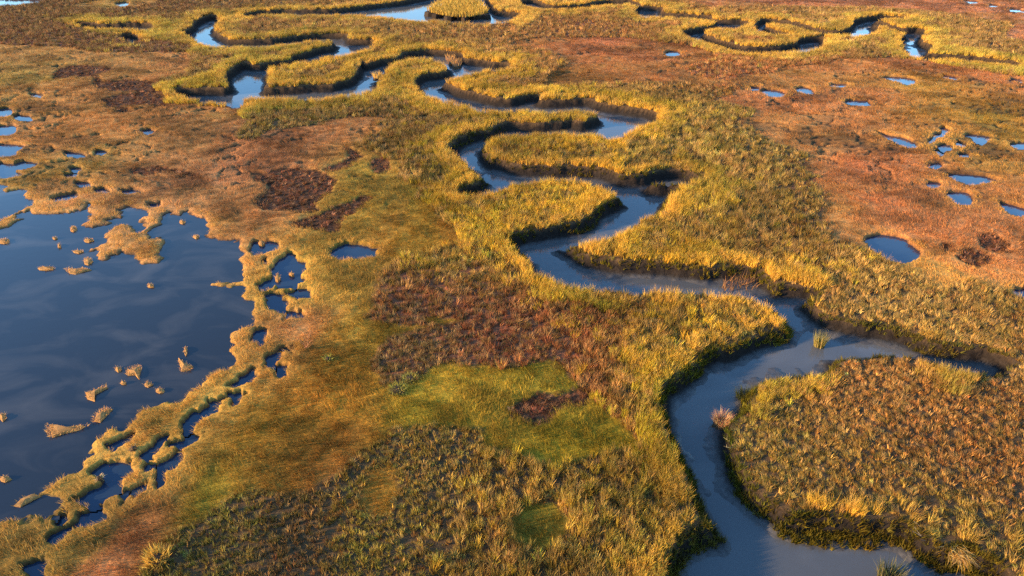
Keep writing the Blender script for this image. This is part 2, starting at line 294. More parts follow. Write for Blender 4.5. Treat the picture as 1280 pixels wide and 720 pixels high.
def sdf(polys, R):
    """signed distance in metres, positive inside, limited to R"""
    d2 = np.full((NY, NX), R * R)
    ins = np.zeros((NY, NX), bool)
    for p in polys:
        ins |= inside_grid(p)
        q = np.roll(p, -1, 0)
        for (ax, ay), (bx, by) in zip(p, q):
            r0 = np.searchsorted(Y_ROWS, min(ay, by) - R)
            r1 = np.searchsorted(Y_ROWS, max(ay, by) + R)
            if r1 <= r0:
                continue
            hmin, hmax = hw(Y_ROWS[r0]), hw(Y_ROWS[r1 - 1])
            xl, xr = min(ax, bx) - R, max(ax, bx) + R
            ul = min(xl / hmin, xl / hmax); ur = max(xr / hmin, xr / hmax)
            c0, c1 = np.searchsorted(U_COLS, ul), np.searchsorted(U_COLS, ur)
            if c1 <= c0:
                continue
            X = GX[r0:r1, c0:c1] - ax; Y = GY[r0:r1, c0:c1] - ay
            ex, ey = bx - ax, by - ay
            t = np.clip((X * ex + Y * ey) / (ex * ex + ey * ey + 1e-12), 0, 1)
            dd = (X - t * ex) ** 2 + (Y - t * ey) ** 2
            blk = d2[r0:r1, c0:c1]
            np.minimum(blk, dd, out=blk)
    d = np.sqrt(d2)
    return np.where(ins, d, -d)

D_CREEK = np.full((NY, NX), -9.0)
CREEK_OWNER = np.full((NY, NX), -1)
for k_, p in enumerate(CREEKS):
    s_ = sdf([p], 9.0)
    CREEK_OWNER[s_ > D_CREEK] = k_
    D_CREEK = np.maximum(D_CREEK, s_)
D_POND = sdf(POND_POLYS, 3.0)
D_POOL = np.full((NY, NX), -1.5)
OWNER = np.full((NY, NX), -1)
for k_, p in enumerate(POOL_POLYS):
    s = sdf([p], 1.5)
    OWNER[s > np.maximum(D_POOL, -0.5)] = k_
    D_POOL = np.maximum(D_POOL, s)
D_HAY = sdf(HAYS, 4.0)
D_BARE = sdf(BARE, 2.0)
D_RED = sdf(RED, 3.0)
STAND = [poly(b) for b in ([(690,348),(760,358),(860,362),(940,372),(985,395),(940,416),(885,438),(838,478),(815,478),(780,440),(745,400)],
                           [(790,470),(838,480),(836,520),(858,566),(893,640),(880,662),(846,668),(835,600),(806,545),(780,510)],
                           [(535,255),(590,240),(660,222),(740,225),(765,245),(690,276),(640,296),(650,318),(600,322),(560,285)],
                           [(610,175),(640,164),(720,166),(745,200),(640,198),(608,190)])]
D_STAND = sdf(STAND, 2.0)

N_EDGE = fbm(GX * 0.9, GY * 0.9, 3, 4) - 0.5
N_EDGE2 = fbm(GX * 0.35, GY * 0.35, 9, 3) - 0.5
D_CREEK = D_CREEK + np.where(np.abs(D_CREEK) < 8.5, 0.18 + 0.22 * sstep(50, 28, GY) * (1 - sstep(8.5, 11, GX) * sstep(25, 27, GY)) + N_EDGE * 0.5, 0)
D_POND = D_POND + np.where(np.abs(D_POND) < 2.9, 0.05 + N_EDGE * 0.6 + (fbm(GX * 3.0, GY * 3.0, 17, 3) - 0.5) * 0.5, 0)
D_POOL = D_POOL + np.where(D_POOL > -1.4, 0.12 + (fbm(GX * 2.3, GY * 2.3, 13, 3) - 0.5) * (0.25 + 0.40 * sstep(45, 30, GY)), 0)
D_HAY = D_HAY + N_EDGE * 1.0 + N_EDGE2 * 0.8
D_BARE = D_BARE + N_EDGE * 0.9
D_RED = D_RED + N_EDGE * 1.2

HOL_SPOTS = [(1200, 190, 17, 0.0), (1215, 150, 14, 0.02), (95, 200, 13, 0.0), (25, 160, 12, 0.0), (60, 225, 8, 0.0), (1080, 110, 16, 0.05), (330, 470, 6, 0.05), (150, 590, 5, 0.02), (1150, 260, 10, 0.06)]
def hollows(x, y):
    w = np.full(x.shape, -0.10)
    for px, py, r, o in HOL_SPOTS:
        gx, gy = gpt(px, py)
        w = np.maximum(w, 0.10 * np.exp(-((x - gx) ** 2 + (y - gy) ** 2) / (r * r)) - 0.03 - o)
    q = 2.0 * fbm(x * 0.2, y * 0.2, 97, 2)
    n = fbm(x * 0.42 + q, y * 0.85 - q, 99, 4)
    return sstep(0.60, 0.64, n + w) * (1 - sstep(0.655, 0.70, n + w) * 0.6)
HOL = hollows(GX, GY) * (D_HAY > 0.3) * sstep(42, 50, GY)
M_HAY = sstep(-0.25, 0.25, D_HAY)
M_BARE = sstep(-0.15, 0.15, D_BARE)
M_RED = sstep(-1.0, 1.0, D_RED)

# ------------------------------------------------------------------ heights
CREEK_LEVEL = -0.73
POOL_LEVEL = -0.21
POND_LEVEL = -0.10
swell = (fbm(GX * 0.12, GY * 0.12, 21, 3) - 0.5) * 0.22
near_w = sstep(3000, 150, np.abs(GY)) * sstep(2000, 150, np.abs(GX))
swirl = fbm(GX * 0.5 + 2.2 * fbm(GX * 0.15, GY * 0.15, 5), GY * 0.8, 31, 3)
matted = (fbm(GX * 1.6 + 3 * swirl, GY * 2.2 - 2 * swirl, 41, 4) - 0.5)
Z = swell * near_w + matted * (0.09 + 0.07 * sstep(25, 60, GY)) * M_HAY + (1 - M_HAY) * (fbm(GX * 1.5, GY * 1.5, 51, 3) - 0.5) * 0.10
Z -= 0.12 * M_BARE + 0.16 * HOL
shore = np.maximum(sstep(-1.0, -0.15, D_POND), sstep(-0.9, -0.1, D_POOL))
Z = Z * (1 - 0.75 * shore)
ZB = np.zeros_like(Z)
cd = D_CREEK
bank = sstep(0.0, 0.38, cd) * 0.62 + sstep(0.3, 1.5, cd) * 0.24 + sstep(1.5, 4.0, cd) * 0.3
bars = (fbm(GX * 0.55, GY * 0.55, 63, 4) - 0.5) * 0.42 * sstep(0.5, 1.2, cd)
bank_rough = bars + (fbm(GX * 2.2, GY * 2.2, 61, 3) - 0.5) * 0.16 * sstep(0.05, 0.5, cd) * (1 - sstep(2.0, 3.5, cd) * 0.7)
Z = Z * (1 - sstep(-0.2, 0.8, cd)) - bank + bank_rough
Z = np.where(D_POND > 0, Z - sstep(0.0, 0.4, D_POND) * 0.22 - 0.02 - 0.2 * sstep(0.4, 2, D_POND), Z)
Z = np.where(D_POOL > 0, Z - sstep(0.0, 0.16, D_POOL) * 0.44, Z)
far = np.maximum(sstep(200, 900, GY), sstep(150, 900, np.abs(GX)))
Z = Z * (1 - far)

# ------------------------------------------------------------------ plant colours over the marsh (measured at spots, then brightened near by)
HAY_SPOTS = [(50,70,185,130,66),(100,150,180,120,60),(200,200,168,116,62),(300,190,165,105,60),(60,225,185,130,66),(230,240,165,115,65),(290,275,168,112,60),(460,260,160,122,45),(500,295,165,112,40),(420,350,150,112,42),(380,420,165,110,60),(330,480,150,105,45),(250,540,158,118,48),(300,580,138,100,30),(420,520,155,102,32),(560,490,155,118,35),(680,470,140,116,32),(720,545,130,106,26),(600,508,128,100,26),(620,540,132,103,28),(200,600,145,108,40),(150,660,148,95,50),(100,695,155,98,52),(50,660,125,98,40),(230,640,130,110,30),(430,440,145,102,35),(340,595,128,92,30),(470,410,136,104,32),(950,120,185,115,65),(1060,100,190,120,65),(1200,80,188,115,65),(1000,170,182,122,65),(1080,200,176,106,60),(1200,200,168,112,55),(1100,250,172,105,58),(1050,270,168,116,60),(1230,280,160,105,55),(1150,330,184,124,60),(1200,130,182,128,55),(760,70,188,112,65),(720,95,160,105,50),(1200,15,190,120,75),(455,615,150,98,38),(682,655,126,100,32),(390,500,150,100,32),(340,90,170,110,60)]
CORD_SPOTS = [(900,400,208,160,42),(820,370,190,150,42),(960,390,222,168,48),(700,240,205,160,48),(760,260,215,165,48),(650,185,190,150,52),(760,195,215,165,48),(700,140,205,165,55),(620,110,205,160,55),(400,90,205,160,58),(350,130,175,145,55),(480,85,185,148,55),(320,60,190,158,62),(560,12,205,160,70),(940,45,195,155,68),(1100,40,188,155,66),(1180,72,185,158,62),(300,30,195,155,68),(540,180,180,150,42),(600,270,190,150,42),(720,380,165,135,40),(800,420,178,138,38),(800,500,152,130,34),(860,560,148,125,34),(840,660,172,135,48),(940,540,130,118,34),(980,610,155,125,36),(1060,640,178,132,36),(1100,630,150,115,36),(1000,440,150,128,42),(1100,440,165,130,48),(1200,455,140,120,50),(1060,380,175,140,52),(1180,410,190,145,58),(980,320,190,150,45),(850,320,200,155,45),(740,320,205,160,46),(900,210,160,135,50),(230,120,195,160,55),(160,40,185,155,62)]
TUFT_SPOTS = [(1100,500,158,108,52),(1200,560,150,102,48),(1000,520,142,108,46),(1250,480,146,100,48),(1100,590,150,112,48),(1200,640,140,112,48),(1250,700,135,112,48),(950,480,140,118,45),(1150,370,165,128,62),(1250,400,150,112,52),(900,260,150,118,48),(850,160,150,122,55),(900,150,150,120,56),(960,230,150,118,55),(1000,300,140,105,50),(560,330,150,115,45),(540,380,120,72,42),(600,420,115,66,40),(680,430,120,72,38),(520,440,105,80,42),(560,590,140,115,48),(640,600,142,110,45),(720,620,140,112,45),(480,680,135,115,42),(380,650,110,85,40),(300,640,110,95,38),(250,690,110,98,38),(400,700,105,75,40),(780,660,130,105,40),(700,700,125,95,42),(450,130,130,100,50),(390,150,125,102,48),(560,35,165,122,62),(700,45,165,115,60),(100,40,125,90,50),(40,50,120,82,48),(1200,50,160,122,66),(900,85,165,105,58),(440,170,140,105,48),(570,260,120,100,40)]
def field(spots, x, y, power=2.2):
    s = np.array(spots, float)
    g = ground(s[:, 0], s[:, 1])
    c = srgb(s[:, 2:5])
    num = np.zeros(x.shape + (3,)); den = np.zeros(x.shape)
    wx = x + 5 * (fbm(x * 0.13, y * 0.13, 71, 3) - 0.5); wy = y + 7 * (fbm(x * 0.13, y * 0.13, 77, 3) - 0.5)
    for (gx, gy), cc in zip(g, c):
        sc = 0.12 * gy + 1.0
        w = 1.0 / (((wx - gx) ** 2 + (wy - gy) ** 2 * 0.5) / sc ** 2 + 0.15) ** power
        num += w[..., None] * cc; den += w
    return num / den[..., None] * (1.0 + 0.50 * sstep(50, 20, y))[..., None]  # nearer colours brightened to make up for shade seen between tufts

ALB = np.array([0.77, 0.775, 0.80])
def HAYK(y):
    f = sstep(35, 70, y)[..., None]
    return 1 - f * np.array([0.17, 0.12, 0.16])
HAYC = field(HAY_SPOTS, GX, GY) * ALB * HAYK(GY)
def hay_tint(x, y):
    # rust, olive and straw drift of the different hay swirls
    w = 3.0 * fbm(x * 0.10, y * 0.10, 91, 3)
    a = fbm(x * 0.30 + w, y * 0.42 - w, 81, 5)
    b = fbm(x * 0.11 + 5 - w, y * 0.16, 87, 4)
    c = fbm(x * 1.1 + w, y * 1.6, 93, 4)
    k = 0.50 + 0.70 * sstep(0.28, 0.72, a) + 0.70 * (c - 0.25)
    ol = 0.6 * sstep(0.52, 0.72, b)                       # towards olive
    rd = 0.4 * sstep(0.50, 0.30, b)                       # towards pink rust
    return np.stack([k * (1 - 0.18 * ol + 0.04 * rd), k * (1 + 0.02 * ol - 0.06 * rd), k * (1 - 0.22 * ol + 0.14 * rd)], -1)
tint = hay_tint(GX, GY)
HAYC = HAYC * tint
TALLG = np.array(srgb((92, 70, 46))) * 0.9        # litter between the tall stems
BAREC = np.array(srgb((86, 58, 40))) * 0.9
REDC = np.array(srgb((126, 78, 52))) * 0.9
MUDC = np.array([0.050, 0.046, 0.043])
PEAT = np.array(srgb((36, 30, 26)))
GC = TALLG * (1 - M_RED[..., None]) + REDC * M_RED[..., None]
GC = GC * (1 - M_HAY[..., None]) + HAYC * M_HAY[..., None]
GC = GC * (1 - M_BARE[..., None]) + BAREC * M_BARE[..., None]
GC = GC * (1 - 0.75 * HOL[..., None]) + np.array(srgb((58, 42, 30))) * 0.75 * HOL[..., None]
pm = np.maximum(sstep(-0.02, 0.10, D_POOL), sstep(0.02, 0.2, D_POND))[..., None]
GC = GC * (1 - pm) + PEAT * pm
mudw = sstep(0.1, 0.4, D_CREEK)
peat_shade_w = sstep(-0.05, 0.12, D_CREEK) * (1 - sstep(0.32 + 0.2 * sstep(30, 50, GY), 0.6 + 0.4 * sstep(30, 50, GY), D_CREEK))  # dark wet peat strip, with the bank face's shade put into its colour
GC = GC * (1 - mudw[..., None]) + MUDC * mudw[..., None]
GC = GC * (1 - peat_shade_w[..., None] * 0.95) + PEAT * peat_shade_w[..., None] * 0.95

# ------------------------------------------------------------------ materials
def new_mat(name):
    m = bpy.data.materials.new(name); m.use_nodes = True
    nt = m.node_tree
    for n in list(nt.nodes): nt.nodes.remove(n)
    return m, nt
def N(nt, t, **kw):
    n = nt.nodes.new(t)
    for k, v in kw.items(): setattr(n, k, v)
    return n
def mathn(nt, op, a, b):
    n = N(nt, "ShaderNodeMath", operation=op)
    for i, v in enumerate((a, b)):
        if isinstance(v, (int, float)): n.inputs[i].default_value = v
        else: nt.links.new(v, n.inputs[i])
    return n.outputs[0]

def ground_material():
    m, nt = new_mat("marsh_ground")
    L = nt.links.new
    out = N(nt, "ShaderNodeOutputMaterial"); bs = N(nt, "ShaderNodeBsdfPrincipled")
    col = N(nt, "ShaderNodeAttribute", attribute_name="gcol")
    mud = N(nt, "ShaderNodeAttribute", attribute_name="mud")
    hay = N(nt, "ShaderNodeAttribute", attribute_name="hay")
    tc = N(nt, "ShaderNodeTexCoord")
    n1 = N(nt, "ShaderNodeTexNoise"); n1.inputs["Scale"].default_value = 3.5; n1.inputs["Detail"].default_value = 8; n1.inputs["Roughness"].default_value = 0.7
    n1.inputs["Distortion"].default_value = 1.2
    L(tc.outputs["Object"], n1.inputs["Vector"])
    n2 = N(nt, "ShaderNodeTexNoise"); n2.inputs["Scale"].default_value = 0.55; n2.inputs["Detail"].default_value = 5
    L(tc.outputs["Object"], n2.inputs["Vector"])
    r1 = N(nt, "ShaderNodeMapRange"); r1.inputs["From Min"].default_value = 0.3; r1.inputs["From Max"].default_value = 0.7
    r1.inputs["To Min"].default_value = 0.55; r1.inputs["To Max"].default_value = 1.4
    L(n1.outputs["Fac"], r1.inputs["Value"])
    mul = N(nt, "ShaderNodeMix", data_type='RGBA', blend_type='MULTIPLY'); mul.inputs["Factor"].default_value = 1.0
    L(col.outputs["Color"], mul.inputs["A"]); L(r1.outputs["Result"], mul.inputs["B"])
    L(mul.outputs["Result"], bs.inputs["Base Color"])
    # wet mud is glossy in streaks
    rr = N(nt, "ShaderNodeMapRange"); rr.inputs["From Min"].default_value = 0.35; rr.inputs["From Max"].default_value = 0.65
    rr.inputs["To Min"].default_value = 0.38; rr.inputs["To Max"].default_value = 0.65
    L(n2.outputs["Fac"], rr.inputs["Value"])
    mr = N(nt, "ShaderNodeMix", data_type='FLOAT')
    L(mud.outputs["Fac"], mr.inputs["Factor"]); mr.inputs["A"].default_value = 0.95; L(rr.outputs["Result"], mr.inputs["B"])
    L(mr.outputs["Result"], bs.inputs["Roughness"])
    sp = mathn(nt, 'MULTIPLY', mud.outputs["Fac"], 0.22)
    L(mathn(nt, 'ADD', sp, 0.05), bs.inputs["Specular IOR Level"])
    bp = N(nt, "ShaderNodeBump"); bp.inputs["Distance"].default_value = 0.12
    st = N(nt, "ShaderNodeMix", data_type='FLOAT'); L(mud.outputs["Fac"], st.inputs["Factor"])
    st.inputs["A"].default_value = 0.9; st.inputs["B"].default_value = 0.12
    L(st.outputs["Result"], bp.inputs["Strength"])
    L(n1.outputs["Fac"], bp.inputs["Height"]); L(bp.outputs["Normal"], bs.inputs["Normal"])
    L(bs.outputs["BSDF"], out.inputs["Surface"])
    return m

def water_material(name, base, patch, rough, wave, patch_scale, lo=0.52, hi=0.75):
    m, nt = new_mat(name)
    L = nt.links.new
    out = N(nt, "ShaderNodeOutputMaterial"); bs = N(nt, "ShaderNodeBsdfPrincipled")
    tc = N(nt, "ShaderNodeTexCoord")
    mp = N(nt, "ShaderNodeMapping"); mp.inputs["Scale"].default_value = (0.6, 1.0, 1.0); mp.inputs["Rotation"].default_value = (0, 0, 0.4)
    L(tc.outputs["Object"], mp.inputs["Vector"])
    n1 = N(nt, "ShaderNodeTexNoise"); n1.inputs["Scale"].default_value = patch_scale; n1.inputs["Detail"].default_value = 6; n1.inputs["Distortion"].default_value = 0.8
    L(mp.outputs["Vector"], n1.inputs["Vector"])
    r = N(nt, "ShaderNodeMapRange"); r.inputs["From Min"].default_value = lo; r.inputs["From Max"].default_value = hi
    L(n1.outputs["Fac"], r.inputs["Value"])
    mix = N(nt, "ShaderNodeMix", data_type='RGBA'); mix.inputs["A"].default_value = (*base, 1); mix.inputs["B"].default_value = (*patch, 1)
    L(r.outputs["Result"], mix.inputs["Factor"]); L(mix.outputs["Result"], bs.inputs["Base Color"])
    bs.inputs["Roughness"].default_value = rough
    bs.inputs["IOR"].default_value = 1.33
    n2 = N(nt, "ShaderNodeTexNoise"); n2.inputs["Scale"].default_value = 2.2; n2.inputs["Detail"].default_value = 4
    L(mp.outputs["Vector"], n2.inputs["Vector"])
    bp = N(nt, "ShaderNodeBump"); bp.inputs["Distance"].default_value = 0.05; bp.inputs["Strength"].default_value = wave
    L(n2.outputs["Fac"], bp.inputs["Height"]); L(bp.outputs["Normal"], bs.inputs["Normal"])
    L(bs.outputs["BSDF"], out.inputs["Surface"])
    return m

def plant_material(name, instanced, translucent=0.28, flat=None):
    m, nt = new_mat(name)
    L = nt.links.new
    out = N(nt, "ShaderNodeOutputMaterial")
    col = N(nt, "ShaderNodeAttribute", attribute_name="col")
    if instanced: col.attribute_type = 'INSTANCER'
    tint = N(nt, "ShaderNodeAttribute", attribute_name="tint")
    mul = N(nt, "ShaderNodeMix", data_type='RGBA', blend_type='MULTIPLY'); mul.inputs["Factor"].default_value = 1.0
    L(col.outputs["Color"], mul.inputs["A"]); L(tint.outputs["Color"], mul.inputs["B"])
    bs = N(nt, "ShaderNodeBsdfPrincipled"); bs.inputs["Roughness"].default_value = 0.7; bs.inputs["Specular IOR Level"].default_value = 0.12
    tr = N(nt, "ShaderNodeBsdfTranslucent")
    L(mul.outputs["Result"], bs.inputs["Base Color"]); L(mul.outputs["Result"], tr.inputs["Color"])
    ms = N(nt, "ShaderNodeMixShader"); ms.inputs["Fac"].default_value = translucent
    L(bs.outputs["BSDF"], ms.inputs[1]); L(tr.outputs["BSDF"], ms.inputs[2])
    L(ms.outputs["Shader"], out.inputs["Surface"])
    return m

M_GROUND = ground_material()
M_CREEK = water_material("creek_water", (0.070, 0.070, 0.068), (0.115, 0.110, 0.102), 0.06, 0.10, 0.22)
M_POOLW = water_material("pool_water", (0.014, 0.026, 0.046), (0.016, 0.030, 0.050), 0.03, 0.03, 0.5)
M_PONDW = water_material("pond_water", (0.013, 0.015, 0.019), (0.046, 0.042, 0.039), 0.05, 0.05, 0.42, 0.48, 0.72)
M_PLANT = plant_material("marsh_plant", True)
M_PLANT_SOLO = plant_material("lone_plant", False)

# ------------------------------------------------------------------ mesh helpers
def mesh_from(name, verts, faces):
    me = bpy.data.meshes.new(name)
    me.from_pydata([tuple(v) for v in verts], [], faces)
    me.update()
    return me
def grid_mesh(name, verts, quads):
    me = bpy.data.meshes.new(name)
    nv, nq = len(verts), len(quads)
    me.vertices.add(nv); me.vertices.foreach_set("co", np.ascontiguousarray(verts, np.float32).ravel())
    me.loops.add(nq * 4); me.loops.foreach_set("vertex_index", np.ascontiguousarray(quads, np.int32).ravel())
    me.polygons.add(nq)
    me.polygons.foreach_set("loop_start", np.arange(0, nq * 4, 4, dtype=np.int32))
    me.polygons.foreach_set("use_smooth", np.ones(nq, bool))
    me.update(calc_edges=True)
    return me
def fattr(me, name, arr):
    a = me.attributes.new(name, 'FLOAT', 'POINT'); a.data.foreach_set("value", np.ascontiguousarray(arr, np.float32).ravel())
def cattr(me, name, arr):
    a = me.attributes.new(name, 'FLOAT_COLOR', 'POINT')
    c = np.ones((len(arr), 4), np.float32); c[:, :3] = arr
    a.data.foreach_set("color", c.ravel())
def link(name, me, mat=None, parent=None, **props):
    o = bpy.data.objects.new(name, me)
    if mat is not None and me is not None:
        me.materials.clear(); me.materials.append(mat)
    COL.objects.link(o)
    if parent: o.parent = parent
    for k, v in props.items(): o[k] = v
    return o

# ------------------------------------------------------------------ the ground
def quads_all():
    i = np.arange(NY - 1)[:, None] * NX + np.arange(NX - 1)[None, :]
    return np.stack([i, i + 1, i + 1 + NX, i + NX], -1).reshape(-1, 4)
me = grid_mesh("marsh_ground", np.stack([GX, GY, Z], -1).reshape(-1, 3), quads_all())
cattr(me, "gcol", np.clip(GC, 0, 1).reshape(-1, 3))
fattr(me, "mud", np.maximum(sstep(0.3, 0.9, D_CREEK), 0.6 * pm[..., 0]))
fattr(me, "hay", M_HAY)
link("marsh_ground", me, M_GROUND, kind="structure", label="wide salt marsh ground of matted hay, litter and mud banks")

# ------------------------------------------------------------------ the water
def water_sheet(name, mask, z, mat, **props):
    q = mask[:-1, :-1] & mask[1:, :-1] & mask[:-1, 1:] & mask[1:, 1:]
    r, c = np.nonzero(q)
    if len(r) == 0:
        print("no water for", props.get("label")); return
    i = r * NX + c
    quads = np.stack([i, i + 1, i + 1 + NX, i + NX], -1)
    u, inv = np.unique(quads, return_inverse=True)
    v = np.stack([GX.ravel()[u], GY.ravel()[u], np.full(len(u), z)], -1)
    link(name, grid_mesh(name, v, inv.reshape(-1, 4)), mat, **props)

CREEK_LABELS = ["main tidal creek winding from the bottom right up to the far left loops",
                "far creek reach around the oval grass island at the top",
                "far creek with a hairpin around the long grass tongue right of the top centre",
                "far right creek of two bright bends ending in a thin arm",
                "short dead end ditch at the top left",
                "small dark hole in the grass below the dead end ditch"]
for k_, lab in enumerate(CREEK_LABELS):
    water_sheet("creek_water", (D_CREEK > 0.15) & (CREEK_OWNER == k_), CREEK_LEVEL, M_CREEK, kind="structure", label=lab)
UP = sdf([POND_POLYS[0]], 3.0) > sdf([POND_POLYS[1]], 3.0)
water_sheet("pond_water", (D_POND > -0.25) & ~UP, POND_LEVEL, M_PONDW, kind="structure", label="large dark blue shallow pond with a ragged edge at the left")
water_sheet("pond_water", (D_POND > -0.25) & UP, POND_LEVEL, M_PONDW, kind="structure", label="upper arm of pond water behind the thin turf causeway at the left edge")
for k_, (pts, lab) in enumerate(POOLS):
    msk = OWNER == k_
    water_sheet("pool_water", msk, POOL_LEVEL, M_POOLW, kind="structure", label=lab)

# ------------------------------------------------------------------ plant shapes
def blades(specs, segs=2):
    """specs: (base xyz, azimuth, length, lean0, curl, width, tint)"""
    V, F, T = [], [], []
    for (b, az, ln, lean, curl, w, tint, face) in specs:
        dx, dy = cos(az), sin(az)
        fx, fy = cos(face), sin(face)
        p = np.array(b, float); ang = lean
        base = len(V)
        for s in range(segs + 1):
            ww = w * (1 - s / segs) ** 0.7 * 0.5
            if s == segs:
                V.append(tuple(p)); T.append(tint)
            else:
                V.append((p[0] - fx * ww, p[1] - fy * ww, p[2])); V.append((p[0] + fx * ww, p[1] + fy * ww, p[2])); T += [tint, tint]
            st = ln / segs
            p = p + np.array([dx * sin(ang) * st, dy * sin(ang) * st, cos(ang) * st])
            ang += curl
        for s in range(segs):
            a = base + 2 * s
            if s == segs - 1: F.append((a, a + 1, a + 2))
            else: F.append((a, a + 1, a + 3, a + 2))
    return V, F, T
def tint_of(r, spread=0.3):
    k = 1 + (r.random() - 0.5) * 2 * spread
    g = 1 + (r.random() - 0.5) * 0.16
    return (k, k * g, k * (0.9 + 0.2 * r.random()))
def tuft_mesh(name, seed, n, rad, length, lean, curl, width, wind=0.0, spread=0.3):
    r = random.Random(seed); sp = []
    for i in range(n):
        a = r.uniform(0, 2 * pi); q = rad * math.sqrt(r.random())
        az = a + r.gauss(0, 0.6)
        if wind > 0:                              # combed over towards +X
            az = math.atan2(sin(az) * (1 - wind), cos(az) * (1 - wind) + wind)
        sp.append(((q * cos(a), q * sin(a), -0.03), az, length * r.uniform(0.6, 1.15), abs(r.gauss(lean, lean * 0.5)) , curl * r.uniform(0.5, 1.4), width * r.uniform(0.7, 1.3), tint_of(r, spread), r.uniform(0, pi)))
    V, F, T = blades(sp)
    me = mesh_from(name, V, F); cattr(me, "tint", np.array(T))
    me.materials.append(M_PLANT)
    return me
def proto_collection(name, meshes):
    c = bpy.data.collections.new(name)
    for i, m in enumerate(meshes):
        c.objects.link(bpy.data.objects.new("%s_%d" % (name, i), m))
    return c
P_CORD = proto_collection("cordgrass_tuft", [tuft_mesh("cord", 100 + i, 34, 0.22, 0.66, 0.18, 0.28, 0.024, 0.15) for i in range(5)])
P_TUFT = proto_collection("tussock", [tuft_mesh("tuss", 200 + i, 30, 0.12, 0.38, 0.6, 0.55, 0.022, 0.6, 0.38) for i in range(6)])
P_STEM = proto_collection("upright_stem", [tuft_mesh("stem", 300 + i, 14, 0.09, 0.34, 0.28, 0.2, 0.030, 0.2, 0.38) for i in range(5)])
P_HAY = proto_collection("hay_tuft", [tuft_mesh("hay", 400 + i, 28, 0.24, 0.25, 0.85, 0.35, 0.017, 0.65, 0.34) for i in range(5)])

def scatter_nodes(name, coll):
    ng = bpy.data.node_groups.new(name, 'GeometryNodeTree')
    ng.interface.new_socket("Geometry", in_out='INPUT', socket_type='NodeSocketGeometry')
    ng.interface.new_socket("Geometry", in_out='OUTPUT', socket_type='NodeSocketGeometry')
    L = ng.links.new
    gi = ng.nodes.new("NodeGroupInput"); go = ng.nodes.new("NodeGroupOutput")
    ci = ng.nodes.new("GeometryNodeCollectionInfo"); ci.inputs["Collection"].default_value = coll
    ci.inputs["Separate Children"].default_value = True; ci.inputs["Reset Children"].default_value = True
    iop = ng.nodes.new("GeometryNodeInstanceOnPoints"); iop.inputs["Pick Instance"].default_value = True
    def attr(n, t):
        a = ng.nodes.new("GeometryNodeInputNamedAttribute"); a.data_type = t; a.inputs["Name"].default_value = n
        return a.outputs["Attribute"]
    L(gi.outputs[0], iop.inputs["Points"]); L(ci.outputs[0], iop.inputs["Instance"])
    L(attr("pick", 'INT'), iop.inputs["Instance Index"])
    L(attr("rot", 'FLOAT_VECTOR'), iop.inputs["Rotation"]); L(attr("scl", 'FLOAT_VECTOR'), iop.inputs["Scale"])
    L(iop.outputs["Instances"], go.inputs[0])
    return ng
def scatter(name, coll, pos, yaw, scl, col, tilt=None, **props):
    n = len(pos)
    me = bpy.data.meshes.new(name)
    me.vertices.add(n); me.vertices.foreach_set("co", np.ascontiguousarray(pos, np.float32).ravel())
    a = me.attributes.new("pick", 'INT', 'POINT'); a.data.foreach_set("value", rng.integers(0, 1000, n).astype(np.int32))
    rot = np.zeros((n, 3), np.float32); rot[:, 2] = yaw
    if tilt is not None: rot[:, 0] = tilt[:, 0]; rot[:, 1] = tilt[:, 1]
    a = me.attributes.new("rot", 'FLOAT_VECTOR', 'POINT'); a.data.foreach_set("vector", rot.ravel())
    a = me.attributes.new("scl", 'FLOAT_VECTOR', 'POINT'); a.data.foreach_set("vector", np.ascontiguousarray(scl, np.float32).ravel())
    cattr(me, "col", np.clip(col, 0, 1))
    o = link(name, me, None, **props)
    md = o.modifiers.new("scatter", 'NODES'); md.node_group = scatter_nodes(name, coll)
    print(name, n)
    return o

def sample_points(dens, ymin=11.0, ymax=158.0, margin=0.0):
    ys = np.linspace(ymin, ymax, 2000)
    pdf = 2 * hw(ys) * dens(ys); cdf = np.cumsum(pdf) * (ys[1] - ys[0])
    n = int(cdf[-1])
    y = np.interp(rng.random(n) * cdf[-1], cdf, ys)
    u = rng.uniform(-1, 1, n)
    return u * hw(y), y, u
def lookup(arrs, y, u):
    fr = np.interp(y, Y_ROWS, np.arange(NY)); fc = np.interp(u, U_COLS, np.arange(NX))
    r = np.clip(fr.astype(int), 0, NY - 2); c = np.clip(fc.astype(int), 0, NX - 2)
    a = fr - r; b = fc - c
    res = []
    for A in arrs:
        res.append((A[r, c] * (1 - b) + A[r, c + 1] * b) * (1 - a) + (A[r + 1, c] * (1 - b) + A[r + 1, c + 1] * b) * a)
    return res
def vary(n, k, hue):
    b = np.exp(rng.normal(0, k, n))
    g = np.exp(rng.normal(0, hue, n))
    return np.stack([b, b * g, b * g * np.exp(rng.normal(0, hue, n))], -1)

def tuft_col(k):
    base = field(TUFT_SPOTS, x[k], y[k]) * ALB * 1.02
    n = len(k)
    t = rng.random(n)[:, None]
    straw = np.array(srgb((215, 165, 95))) * ALB; green = np.array(srgb((120, 106, 44))) * ALB; rust = np.array(srgb((135, 72, 45))) * ALB
    c = base * vary(n, 0.42, 0.08)
    c = np.where(t < 0.20, 0.5 * c + 0.5 * straw, c)
    c = np.where((t > 0.82), 0.5 * c + 0.5 * green, c)
    c = np.where((t > 0.62) & (t <= 0.72), 0.5 * c + 0.5 * rust, c)
    return c

